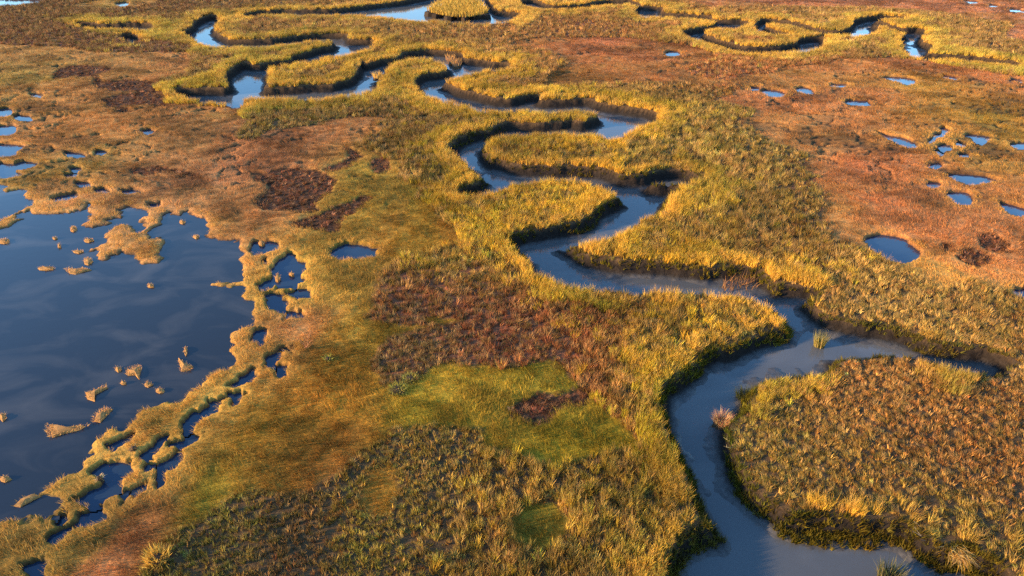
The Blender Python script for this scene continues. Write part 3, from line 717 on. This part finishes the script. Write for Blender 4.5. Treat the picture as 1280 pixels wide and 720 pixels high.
# --- tall cordgrass along the creek banks, browner tussocks behind it
x, y, u = sample_points(lambda y: 24.0 * np.minimum(1, 34.0 / y) ** 0.9 * (1 + 1.3 * sstep(34, 22, y)))
z, dc, dh, dp, db, dr, dpo, nn, n2, dst = lookup([Z, D_CREEK, D_HAY, D_POOL, D_BARE, D_RED, D_POND, N_EDGE, N_EDGE2, D_STAND], y, u)
fringe = sstep(-2.6, -0.6, dc + n2 * 5.0 + nn * 1.5 - 2.2 * sstep(6, 9, x) * sstep(34, 29, y) + 1.5 * sstep(45, 70, y))              # 1 next to the creek
fringe = np.maximum(fringe, 0.70 * sstep(-0.8, 0.8, dst + nn * 2.5) * (0.45 + 0.55 * sstep(0.42, 0.56, fbm(x * 0.3, y * 0.3, 45, 3))))
tall = (dh < 0) & (dp < -0.1) & (dpo < -0.3)
on_bank = (dc < -0.12)
is_cord = tall & on_bank & (rng.random(len(x)) < np.maximum(0.72 * fringe, 0.30 * sstep(-8.9, -4.0, dc) * (1 - sstep(6, 9, x) * sstep(36, 31, y))) * (1 - 0.93 * sstep(-0.3, 0.7, dr)))
i = np.nonzero(is_cord)[0]
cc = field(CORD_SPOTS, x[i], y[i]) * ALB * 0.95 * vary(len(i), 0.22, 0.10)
fw = (0.12 + 0.88 * fringe[i] > rng.random(len(i)))[:, None]
cc = np.where(fw, cc, tuft_col(i))
pale = fbm(x[i] * 0.5, y[i] * 0.5, 5, 3)[:, None]
pale2 = fbm(x[i] * 0.16, y[i] * 0.16, 7, 3)[:, None]
cc = cc * (0.45 + 0.85 * pale + 0.45 * sstep(0.42, 0.58, pale2))
edge = (sstep(-1.7, -0.4, dc[i] + nn[i]) * (0.25 + 0.75 * sstep(0.36, 0.58, fbm(x[i] * 0.22, y[i] * 0.22, 55, 3))))[:, None]                  # golden sunlit glow of the very edge put into the colour
cc = cc * (1 - edge * (0.40 + 0.38 * sstep(22, 32, y[i]))[:, None]) + np.array(srgb((244, 184, 70))) * ALB * edge * (0.40 + 0.38 * sstep(22, 32, y[i]))[:, None] * vary(len(i), 0.15, 0.05)
tan_ = (rng.random((len(i), 1)) < 0.22)
cc = np.where(tan_, 0.5 * cc + 0.5 * np.array(srgb((190, 140, 84))) * ALB, cc)
grow = 1 + 0.25 * sstep(45, 120, y[i]) - 0.35 * sstep(34, 20, y[i])
hgt = 0.86 * (0.62 + 0.75 * fbm(x[i] * 0.35, y[i] * 0.35, 15, 3)) * rng.uniform(0.85, 1.08, len(i)) * (1 - 0.15 * sstep(34, 20, y[i]))
scatter("cordgrass", P_CORD, np.stack([x[i], y[i], z[i]], -1), rng.uniform(0, 2 * pi, len(i)), np.stack([grow, grow, hgt], -1), cc,
        rng.normal(0, 0.10, (len(i), 2)), kind="stuff", label="tall yellow green cordgrass lining the creek banks")

j = np.nonzero(tall & on_bank & ~is_cord & (rng.random(len(x)) < 0.9))[0]
lowmid = sstep(0, 3, -(dc[j] + 4)) * 0 + sstep(26, 18, y[j]) * sstep(8, 2, x[j])
red = sstep(-0.5, 0.8, dr[j])
stemlike = rng.random(len(j)) < np.clip(0.25 + 0.6 * lowmid, 0, 0.9)
thin = rng.random(len(j)) < (1 - 0.2 * red)
wind = fbm(x * 0.3, y * 0.3, 25, 3) * 3.0 + 0.4
k = j[~stemlike & thin]
g = (1 + 0.3 * sstep(45, 120, y[k]) - 0.40 * sstep(36, 22, y[k])) * rng.uniform(0.6, 1.3, len(k))
scatter("tussock_grass", P_TUFT, np.stack([x[k], y[k], z[k]], -1), wind[k] + rng.normal(0, 0.7, len(k)), np.stack([g, g, g * rng.uniform(0.8, 1.25, len(k))], -1), tuft_col(k),
        rng.normal(0, 0.12, (len(k), 2)), kind="stuff", label="brown and straw coloured windblown tussock grass behind the creek fringe")
k = j[stemlike & thin]
g = (1 + 0.3 * sstep(45, 120, y[k]) - 0.38 * sstep(36, 22, y[k])) * rng.uniform(0.6, 1.3, len(k))
scatter("leafy_stems", P_STEM, np.stack([x[k], y[k], z[k]], -1), rng.uniform(0, 2 * pi, len(k)), np.stack([g, g, g * rng.uniform(0.8, 1.3, len(k))], -1), tuft_col(k) * np.array([1.02, 0.96, 0.95]),
        rng.normal(0, 0.12, (len(k), 2)), kind="stuff", label="upright green and tan stems standing among the tussocks")

# --- growth hanging on the creek banks, bank shade put into its dark green
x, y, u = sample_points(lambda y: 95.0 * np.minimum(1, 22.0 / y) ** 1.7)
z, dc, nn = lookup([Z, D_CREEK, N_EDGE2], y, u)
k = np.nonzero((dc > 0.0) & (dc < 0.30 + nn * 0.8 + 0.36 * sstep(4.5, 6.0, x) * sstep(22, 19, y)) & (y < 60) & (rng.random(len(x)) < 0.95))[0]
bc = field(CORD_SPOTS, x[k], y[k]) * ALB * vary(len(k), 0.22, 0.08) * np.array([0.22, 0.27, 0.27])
g = rng.uniform(0.6, 1.05, len(k))
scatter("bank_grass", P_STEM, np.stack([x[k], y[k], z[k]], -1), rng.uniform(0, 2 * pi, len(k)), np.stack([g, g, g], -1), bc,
        rng.normal(0, 0.3, (len(k), 2)), kind="stuff", label="grass coloured dark for bank shade, clinging to the steep creek banks")

# --- matted salt hay
x, y, u = sample_points(lambda y: 20.0 * np.minimum(1, 26.0 / y) ** 1.15)
z, dc, dh, dp, db, dpo, ho = lookup([Z, D_CREEK, D_HAY, D_POOL, D_BARE, D_POND, HOL], y, u)
rimw = np.maximum(sstep(-0.7, -0.1, dp), sstep(-0.9, -0.1, dpo))
k = np.nonzero((dh > -0.1) & (dp < -0.05) & (dpo < -0.02) & (dc < 0) & (db < 0.05) & (ho < 0.35))[0]
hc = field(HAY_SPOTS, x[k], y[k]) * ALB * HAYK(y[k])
hc = hc * hay_tint(x[k], y[k]) * np.exp(rng.normal(0, 1, len(k)) * (0.14 + 0.12 * sstep(50, 25, y[k])))[:, None] * vary(len(k), 0.02, 0.05)
gold = np.array(srgb((232, 168, 74))) * ALB
rw = rimw[k][:, None] * 0.72
hc = hc * (1 - rw) + gold * rw * vary(len(k), 0.15, 0.05)  # sunlit brightness of the water rims put into the hay colour
flow = 6 * fbm(x[k] * 0.16, y[k] * 0.22, 35, 3) + rng.normal(0, 0.5, len(k))
g = (1 + 0.9 * sstep(24, 110, y[k])) * rng.uniform(0.7, 1.2, len(k))
small = 1 - 0.25 * np.maximum(sstep(-0.35, -0.05, dp[k]), sstep(-0.3, 0.0, dpo[k]))
g = g * small
gz = rng.uniform(0.7, 1.3, len(k)) * small
scatter("salt_hay", P_HAY, np.stack([x[k], y[k], z[k]], -1), flow, np.stack([g, g, gz], -1), hc,
        rng.normal(0, 0.08, (len(k), 2)), kind="stuff", label="short matted salt hay in rust, gold and olive swirls")

# --- sparse dead stems on the bare dark patches
x, y, u = sample_points(lambda y: 26.0 * np.minimum(1, 40.0 / y))
z, db = lookup([Z, D_BARE], y, u)
k = np.nonzero((db > -0.05) & (rng.random(len(x)) < 0.6))[0]
c = np.array(srgb((132, 86, 54))) * ALB * vary(len(k), 0.5, 0.12)
g = rng.uniform(0.5, 1.0, len(k))
scatter("dead_stems", P_TUFT, np.stack([x[k], y[k], z[k]], -1), rng.uniform(0, 2 * pi, len(k)), np.stack([g, g, g * 0.8], -1), c,
        rng.normal(0, 0.2, (len(k), 2)), kind="stuff", label="sparse brown dead stems on the bare dark patches")

# ------------------------------------------------------------------ single things: islets, clumps, shrubs, clods
MARK = {}
def solo_mesh(name, V, F, col, T):
    me = mesh_from(name, V, F)
    cattr(me, "col", np.asarray(col)); cattr(me, "tint", np.asarray(T))
    me.materials.append(M_PLANT_SOLO)
    return me
def in_poly(px, py, p):
    x1, y1 = p[:, 0], p[:, 1]; x2, y2 = np.roll(x1, -1), np.roll(y1, -1)
    c = ((y1 <= py) != (y2 <= py)) & (px < x1 + (py - y1) * (x2 - x1) / (y2 - y1 + 1e-12))
    return c.sum() % 2 == 1
def ell(cx, cy, rx, ry):
    return [(cx + rx * cos(a), cy + ry * sin(a)) for a in np.linspace(0, 2 * pi, 9)[:-1]]
TURF = (186, 134, 74)
def islet(name, outline, label, cat, group=None, ztop=-0.035, zbot=-0.45, blade=0.13, per_m2=90, colour=(212, 158, 84), turf=TURF, width=0.03, lean=0.7, seed=0):
    r = random.Random(seed * 17 + 3)
    p = poly(outline, ztop, ztop, 4)
    c = p.mean(0)
    n = len(p)
    jit = np.array([1 + r.uniform(-0.26, 0.16) for _ in range(n)])
    V, F = [], []
    for k, zz in ((1.03, zbot), (0.97, ztop - 0.05), (0.80, ztop), (0.45, ztop + 0.03)):
        for i in range(n):
            q = c + (p[i] - c) * k * (jit[i] if k > 0.6 else 1)
            V.append((q[0] - c[0], q[1] - c[1], zz + r.uniform(-0.02, 0.025)))
    V.append((0, 0, ztop + 0.07))
    for a in range(3):
        for i in range(n):
            i2 = (i + 1) % n
            F.append((a * n + i, a * n + i2, (a + 1) * n + i2, (a + 1) * n + i))
    for i in range(n):
        F.append((3 * n + i, 3 * n + (i + 1) % n, 4 * n))
    area = 0.5 * abs(np.sum(p[:, 0] * np.roll(p[:, 1], -1) - np.roll(p[:, 0], -1) * p[:, 1]))
    if 0.5 * np.sum(p[:, 0] * np.roll(p[:, 1], -1) - np.roll(p[:, 0], -1) * p[:, 1]) < 0:
        F = [tuple(reversed(f)) for f in F]
    base = np.array(srgb(turf)) * ALB
    T = [(lambda k: (k, k, k))(r.uniform(0.75, 1.2)) for _ in V]
    me = solo_mesh(name, V, F, np.repeat(base[None], len(V), 0), T)
    o = link(name, None, None, label=label, category=cat)
    if group: o["group"] = group
    o.location = (c[0], c[1], 0)
    me.name = "turf_base"
    link("turf_base", me, None, parent=o)
    nb = int(np.clip(area * per_m2, 24, 4200))
    sp, cols = [], []
    lo, hi = p.min(0), p.max(0)
    gc = np.array(srgb(colour)) * ALB
    tries = 0
    while len(sp) < nb and tries < nb * 12:
        tries += 1
        q = np.array([r.uniform(lo[0], hi[0]), r.uniform(lo[1], hi[1])])
        if not in_poly(q[0], q[1], p): continue
        az = r.uniform(0, 2 * pi) if r.random() < 0.6 else math.atan2(q[1] - c[1], q[0] - c[0])
        sp.append(((q[0] - c[0], q[1] - c[1], ztop - 0.02), az, blade * r.uniform(0.6, 1.25), abs(r.gauss(lean, 0.3)), 0.3, width * r.uniform(0.7, 1.4), tint_of(r, 0.35), r.uniform(0, pi)))
    V, F, T = blades(sp)
    gm = solo_mesh("grass", V, F, np.repeat(gc[None], len(V), 0), T)
    link("grass", gm, None, parent=o, kind="stuff")
    return o
def clump(name, px, py, z0, label, cat, height, radius, n, colours, lean=0.22, curl=0.25, width=0.03, seed=1, child="grass", droop=None):
    """a single upright clump: a root mound with its blades as a part"""
    r = random.Random(seed)
    gx, gy = gpt(px, py, z0)
    V, F = [], []
    m = 10
    for k, zz in ((1.15, -0.25), (0.95, 0.04), (0.5, 0.10)):
        for i in range(m):
            a = 2 * pi * i / m; q = radius * k * r.uniform(0.85, 1.15)
            V.append((q * cos(a), q * sin(a), zz))
    V.append((0, 0, 0.12))
    for a in range(2):
        for i in range(m):
            F.append((a * m + i, a * m + (i + 1) % m, (a + 1) * m + (i + 1) % m, (a + 1) * m + i))
    for i in range(m): F.append((2 * m + i, 2 * m + (i + 1) % m, 3 * m))
    base = np.array(srgb((92, 70, 50))) * ALB
    o = link(name, None, None, label=label, category=cat)
    o.location = (gx, gy, z0)
    link("root_mound", solo_mesh("root_mound", V, F, np.repeat(base[None], len(V), 0), [(1, 1, 1)] * len(V)), None, parent=o)
    byc = [[] for _ in colours]
    sp, cols = [], []
    for i in range(n):
        a = r.uniform(0, 2 * pi); q = radius * math.sqrt(r.random())
        az = a + r.gauss(0, 0.5)
        ln = height * r.uniform(0.55, 1.1); le = abs(r.gauss(lean, lean * 0.6)); cu = curl
        if droop is not None:
            az = droop + r.gauss(0, 0.5); le = r.uniform(0.5, 1.3); cu = 0.6
        sp.append(((q * cos(a), q * sin(a), 0.0), az, ln, le, cu, width * r.uniform(0.7, 1.3), tint_of(r, 0.3), r.uniform(0, pi)))
        cols.append(np.array(srgb(r.choice(colours))) * ALB)
    V, F, T = blades(sp)
    per = len(V) // len(sp)
    gm = solo_mesh(child, V, F, np.repeat(np.array(cols), per, 0), T)
    link(child, gm, None, parent=o, kind="stuff")
    return o

ISG = "turf islets in the large pond"
ISLETS = [
 (ell(5,301,8,3.5) + [], "flat turf islet at the left edge under the thin causeway"),
 (ell(91.5,285.5,4.5,3.6), "round lone turf lump nearest below the long turf tongue"),
 (ell(111,299.8,6.5,2.7), "flat oval islet left of the big ragged turf spur"),
 (ell(68.5,297.4,3,1.3), "speck of turf right of the flat islet at the left edge"),
 (ell(74,307,2.2,3.2), "two lobed speck of turf in the open water"),
 (ell(98,314,7.5,1.9), "thin line of turf crumbs left of the spur's foot"),
 (ell(110,326,6,4.5), "bushy islet below the line of turf crumbs"),
 (ell(58,335,11,2.4), "thin pale two part islet, leftmost of the lower row"),
 ([(80,336),(86,334),(94,336),(103,334),(113,336.5),(104,339),(94,342),(86,341)], "ragged pale islet beside the bushy islet in the lower row"),
 (ell(188,357,5,2.2), "single pale islet alone in the middle of the open water"),
 (ell(228,277,4.2,2.2), "small islet in the pond's upper right bay, nearer its far shore"),
 (ell(245,295.5,4.4,2.2), "pointed small islet in the pond's upper right bay, nearer the open water"),
 (ell(147.5,461,4.5,3.2), "small rounded islet left of the three armed islet"),
 ([(156,461),(175,455),(178,460),(173.6,474),(169,468.5),(158.5,469)], "three armed golden islet in the lower pond"),
 (ell(154,478,3.8,2.2), "faint low islet under the three armed islet"),
 (ell(185,480,6.2,3), "smooth oval islet right below the three armed islet"),
 (ell(199.5,487.5,6,3.4), "bushy islet closest to the green turf bar"),
 ([(107,490),(117,487),(132,480),(134,484),(118,493),(118,500),(108,498)], "bent crumbling islet above the orange islets"),
 ([(113,528),(118,516),(131,508),(140,511),(133,520),(125,527)], "plump orange islet right of the hooked one"),
 ([(56,537),(60,528),(70,532),(84.5,533),(98,532),(110.7,529),(111,532),(100,537),(78.6,542.8),(62,548)], "hooked bright orange islet with a long tail, largest in the open pond"),
 (ell(232,438,2.2,6), "narrow upright islet close to the pond's right shore"),
 ([(223,447),(230.4,452),(240.5,457),(238.8,463.5),(226,465)], "crumbly islet just below the narrow upright one"),
 (ell(3,521,5,5), "round islet cut by the left edge beside the hooked islet"),
 (ell(6,598,8,4), "crumbling brown islet at the left edge in the lowest water"),
 (ell(364.5,341.7,3.5,1.8), "speck of turf inside the blue pool with the pointed top"),
 (ell(347,346,4,4.2), "turf lump in the lower left of the pool with the pointed top"),
 (ell(327,303,4,3), "tussock islet in the shallow weedy pool"),
 ([(16,631.8),(23.4,621.7),(41.8,616.7),(53.5,618.4),(38.5,625),(21.7,636)], "long green turf islet in the bottom left arm of the pond"),
]
for n_, (pts, lab) in enumerate(ISLETS):
    low = pts[0][1] > 600
    islet("turf_islet", pts, lab, "islet", ISG, seed=n_, per_m2=160 if low else 420, width=0.018, colour=(150, 118, 52) if low else (240, 172, 92))

islet("marsh_island", [(533,12.5),(543,16.7),(556,19.5),(568,21),(580,21.5),(590,21),(602,19),(610,16),(608,11),(603,6),(596,1),(585,-2),(570,-2.5),(556,1),(545,5)],
      "oval grass island ringed by bright water in the far creek", "island", ztop=-0.02, zbot=-1.5, blade=0.75, per_m2=34, colour=(205, 160, 66), turf=(62, 48, 36), width=0.07, lean=0.25, seed=50)
islet("slumped_bank", [(556,69),(566,70),(575,74),(577,81),(571,83),(564,80),(560,74)], "pale slumped bank block in the creek bend right of the grassy lobe", "turf block",
      ztop=-0.35, zbot=-1.5, blade=0.45, per_m2=30, colour=(200, 145, 80), turf=(120, 88, 60), width=0.06, lean=0.4, seed=51)
islet("turf_block", ell(870,476,8,4.5), "small bright turf block slumped on the mud under the left bank", "turf block", ztop=-0.85, zbot=-1.3, blade=0.22, per_m2=90, colour=(224, 160, 96), turf=(110, 84, 62), seed=52)
islet("turf_clod", ell(610,196,6,5.5), "dark turf clod at the bank foot, upper of two in the narrow reach", "turf clod", ztop=-0.7, zbot=-1.4, blade=0.35, per_m2=40, colour=(70, 72, 40), turf=(48, 40, 32), seed=53)
islet("turf_clod", ell(615,213,7,5), "dark turf clod in mid water, lower of the two in the narrow reach", "turf clod", ztop=-0.8, zbot=-1.4, blade=0.35, per_m2=40, colour=(66, 66, 40), turf=(46, 38, 32), seed=54)
islet("turf_clod", ell(623,20,3,1.8), "black lump of turf in the bright water right of the oval island", "turf clod", ztop=-0.7, zbot=-1.4, blade=0.3, per_m2=20, colour=(50, 46, 36), turf=(40, 34, 30), width=0.05, seed=55)
islet("turf_clod", ell(816,15,2.4,1.2), "small black lump in the grey pool of the far right creek", "turf clod", ztop=-0.8, zbot=-1.4, blade=0.3, per_m2=20, colour=(50, 46, 36), turf=(40, 34, 30), width=0.05, seed=56)

STRAW, GOLD, GREEN, DUSK, RUSTY = (214, 178, 110), (226, 168, 62), (150, 142, 58), (84, 86, 46), (196, 120, 84)
clump("grass_clump", 1023, 434, -0.8, "lone tall grass clump with pale tips standing in the creek fork", "grass clump", 0.95, 0.24, 420, [GREEN, (150, 132, 60), STRAW, DUSK], lean=0.13, curl=0.12, width=0.016, seed=61)
islet("grass_islet", [(899,364),(912,366),(930,365),(944,363),(943,355),(930,352),(912,352),(900,356)], "reddish tipped grass islet in the shaded reach against the near bank", "islet", ztop=-0.8, zbot=-1.5, blade=0.8, per_m2=60, colour=(158, 112, 66), turf=(70, 56, 42), width=0.03, lean=0.25, seed=62)
clump("grass_clump", 902, 528, -0.45, "bleached pink straw clump at the edge of the right bank", "grass clump", 0.55, 0.34, 420, [STRAW, (226, 160, 104), RUSTY], lean=0.4, width=0.016, seed=63)
clump("grass_clump", 932, 500, -0.8, "dark green shaded clump at the foot of the right bank", "grass clump", 0.7, 0.40, 280, [DUSK, (66, 70, 40)], lean=0.35, seed=64)  # shade under the bank put into the clump's dark greens
clump("grass_clump", 1194, 690, -0.35, "bright golden grass clump hanging over the bank at the bottom right", "grass clump", 0.85, 0.30, 320, [GOLD, (232, 170, 88), STRAW], seed=65, droop=-1.9)
clump("grass_clump", 1112, 726, -0.6, "dusky grass clump cut by the bottom edge in front of the creek", "grass clump", 0.8, 0.4, 260, [DUSK, (120, 108, 70)], seed=66)
clump("grass_clump", 472, 97, -0.3, "small golden clump on the near tip of the mud bend below the far lobe", "grass clump", 0.8, 0.5, 120, [GOLD, STRAW], width=0.05, seed=67)
clump("grass_clump", 197, 700, 0.0, "bright yellow grass clump standing alone at the bottom left", "grass clump", 0.5, 0.36, 280, [GOLD, (230, 184, 84)], lean=0.5, seed=68)
clump("weed", 410, 449, 0.0, "small yellow green weed on the olive meadow right of the broken shore", "weed", 0.32, 0.16, 60, [(190, 170, 70), GREEN], lean=0.7, seed=69)
clump("shrub", 497, 488, 0.0, "pale green leafy shrub at the corner of the dark patch, nearer one", "shrub", 0.30, 0.40, 420, [(176, 160, 72), (150, 136, 62), GREEN], lean=0.7, width=0.03, seed=70, child="foliage")
clump("shrub", 513, 474, 0.0, "pale green leafy shrub at the corner of the dark patch, farther one", "shrub", 0.28, 0.30, 300, [(186, 166, 84), GREEN], lean=0.7, width=0.03, seed=71, child="foliage")
clump("reed_bunch", 124, 598, 0.0, "white bleached reed bunch on the tip of the golden turf bar", "reeds", 0.22, 0.12, 30, [(226, 190, 130), (206, 170, 110)], lean=0.8, seed=72)
clump("reed_bunch", 167, 561, 0.0, "grey bleached reed bunch at the left end of the slanting dark pool", "reeds", 0.2, 0.14, 30, [(190, 160, 112), (160, 130, 90)], lean=1.0, seed=73)

def twiggy(name, px, py, z0, label, cat, n, length, colour, spread, rad=0.012, seed=5, up=True, az0=None):
    """bare stems: a root stub with each branch as a part"""
    r = random.Random(seed)
    gx, gy = gpt(px, py, z0)
    def tube(pts, r0):
        V, F = [], []
        for i, q in enumerate(pts):
            w = r0 * (1 - 0.75 * i / (len(pts) - 1))
            for k in range(4):
                a = pi / 2 * k
                V.append((q[0] + w * cos(a), q[1] + w * sin(a), q[2] + (0 if up else w * 0.6 * sin(a + 0.8))))
        for i in range(len(pts) - 1):
            for k in range(4):
                F.append((4 * i + k, 4 * i + (k + 1) % 4, 4 * i + 4 + (k + 1) % 4, 4 * i + 4 + k))
        F.append((3, 2, 1, 0)); m = len(V); F.append((m - 4, m - 3, m - 2, m - 1))
        return V, F
    c = np.array(srgb(colour)) * ALB
    V, F = tube([(0, 0, -0.15), (0, 0, 0.05), (0, 0, 0.12)], rad * 2.2)
    o = link(name, None, None, label=label, category=cat)
    o.location = (gx, gy, z0)
    link("stub", solo_mesh("stub", V, F, np.repeat(c[None], len(V), 0), [(0.7, 0.7, 0.7)] * len(V)), None, parent=o)
    for i in range(n):
        az = (r.uniform(0, 2 * pi) if az0 is None else az0 + r.gauss(0, 0.45)); le = r.uniform(*spread)
        p = np.array([0, 0, 0.05]); pts = [tuple(p)]
        ln = length * r.uniform(0.6, 1.1)
        for s in range(4):
            p = p + ln / 4 * np.array([cos(az) * sin(le), sin(az) * sin(le), cos(le)])
            az += r.gauss(0, 0.22); le += r.gauss(0, 0.12)
            pts.append(tuple(p))
        V, F = tube(pts, rad)
        if i < n:                                  # two side twigs on each branch
            for s in (2, 3):
                b = np.array(pts[s]); a2 = az + r.choice((-1, 1)) * r.uniform(0.5, 1.1)
                e = b + ln * 0.3 * np.array([cos(a2) * sin(le), sin(a2) * sin(le), max(0.2, cos(le))])
                v2, f2 = tube([tuple(b), tuple((b + e) / 2), tuple(e)], rad * 0.7)
                k = len(V); V += v2; F += [tuple(x + k for x in f) for f in f2]
        k = r.uniform(0.85, 1.15)
        link("branch", solo_mesh("branch", V, F, np.repeat(c[None], len(V), 0), [(k, k, k)] * len(V)), None, parent=o)
    return o
twiggy("bare_shrub", 383, 436, 0.0, "pale leafless pinkish shrub on the meadow right of the broken shore", "shrub", 12, 0.8, (176, 118, 82), (0.15, 0.95), rad=0.014, seed=81)
twiggy("dead_branch", 1178, 684, -0.45, "grey forked dead branch sticking out left of the golden clump", "branch", 4, 1.1, (176, 160, 136), (0.9, 1.35), rad=0.016, seed=82, up=False, az0=2.6)
twiggy("fallen_reed", 918, 561, -0.12, "pale fallen reed poking over the water from the right bank", "reed", 2, 0.8, (206, 180, 120), (1.3, 1.5), rad=0.010, seed=83, up=False, az0=2.9)
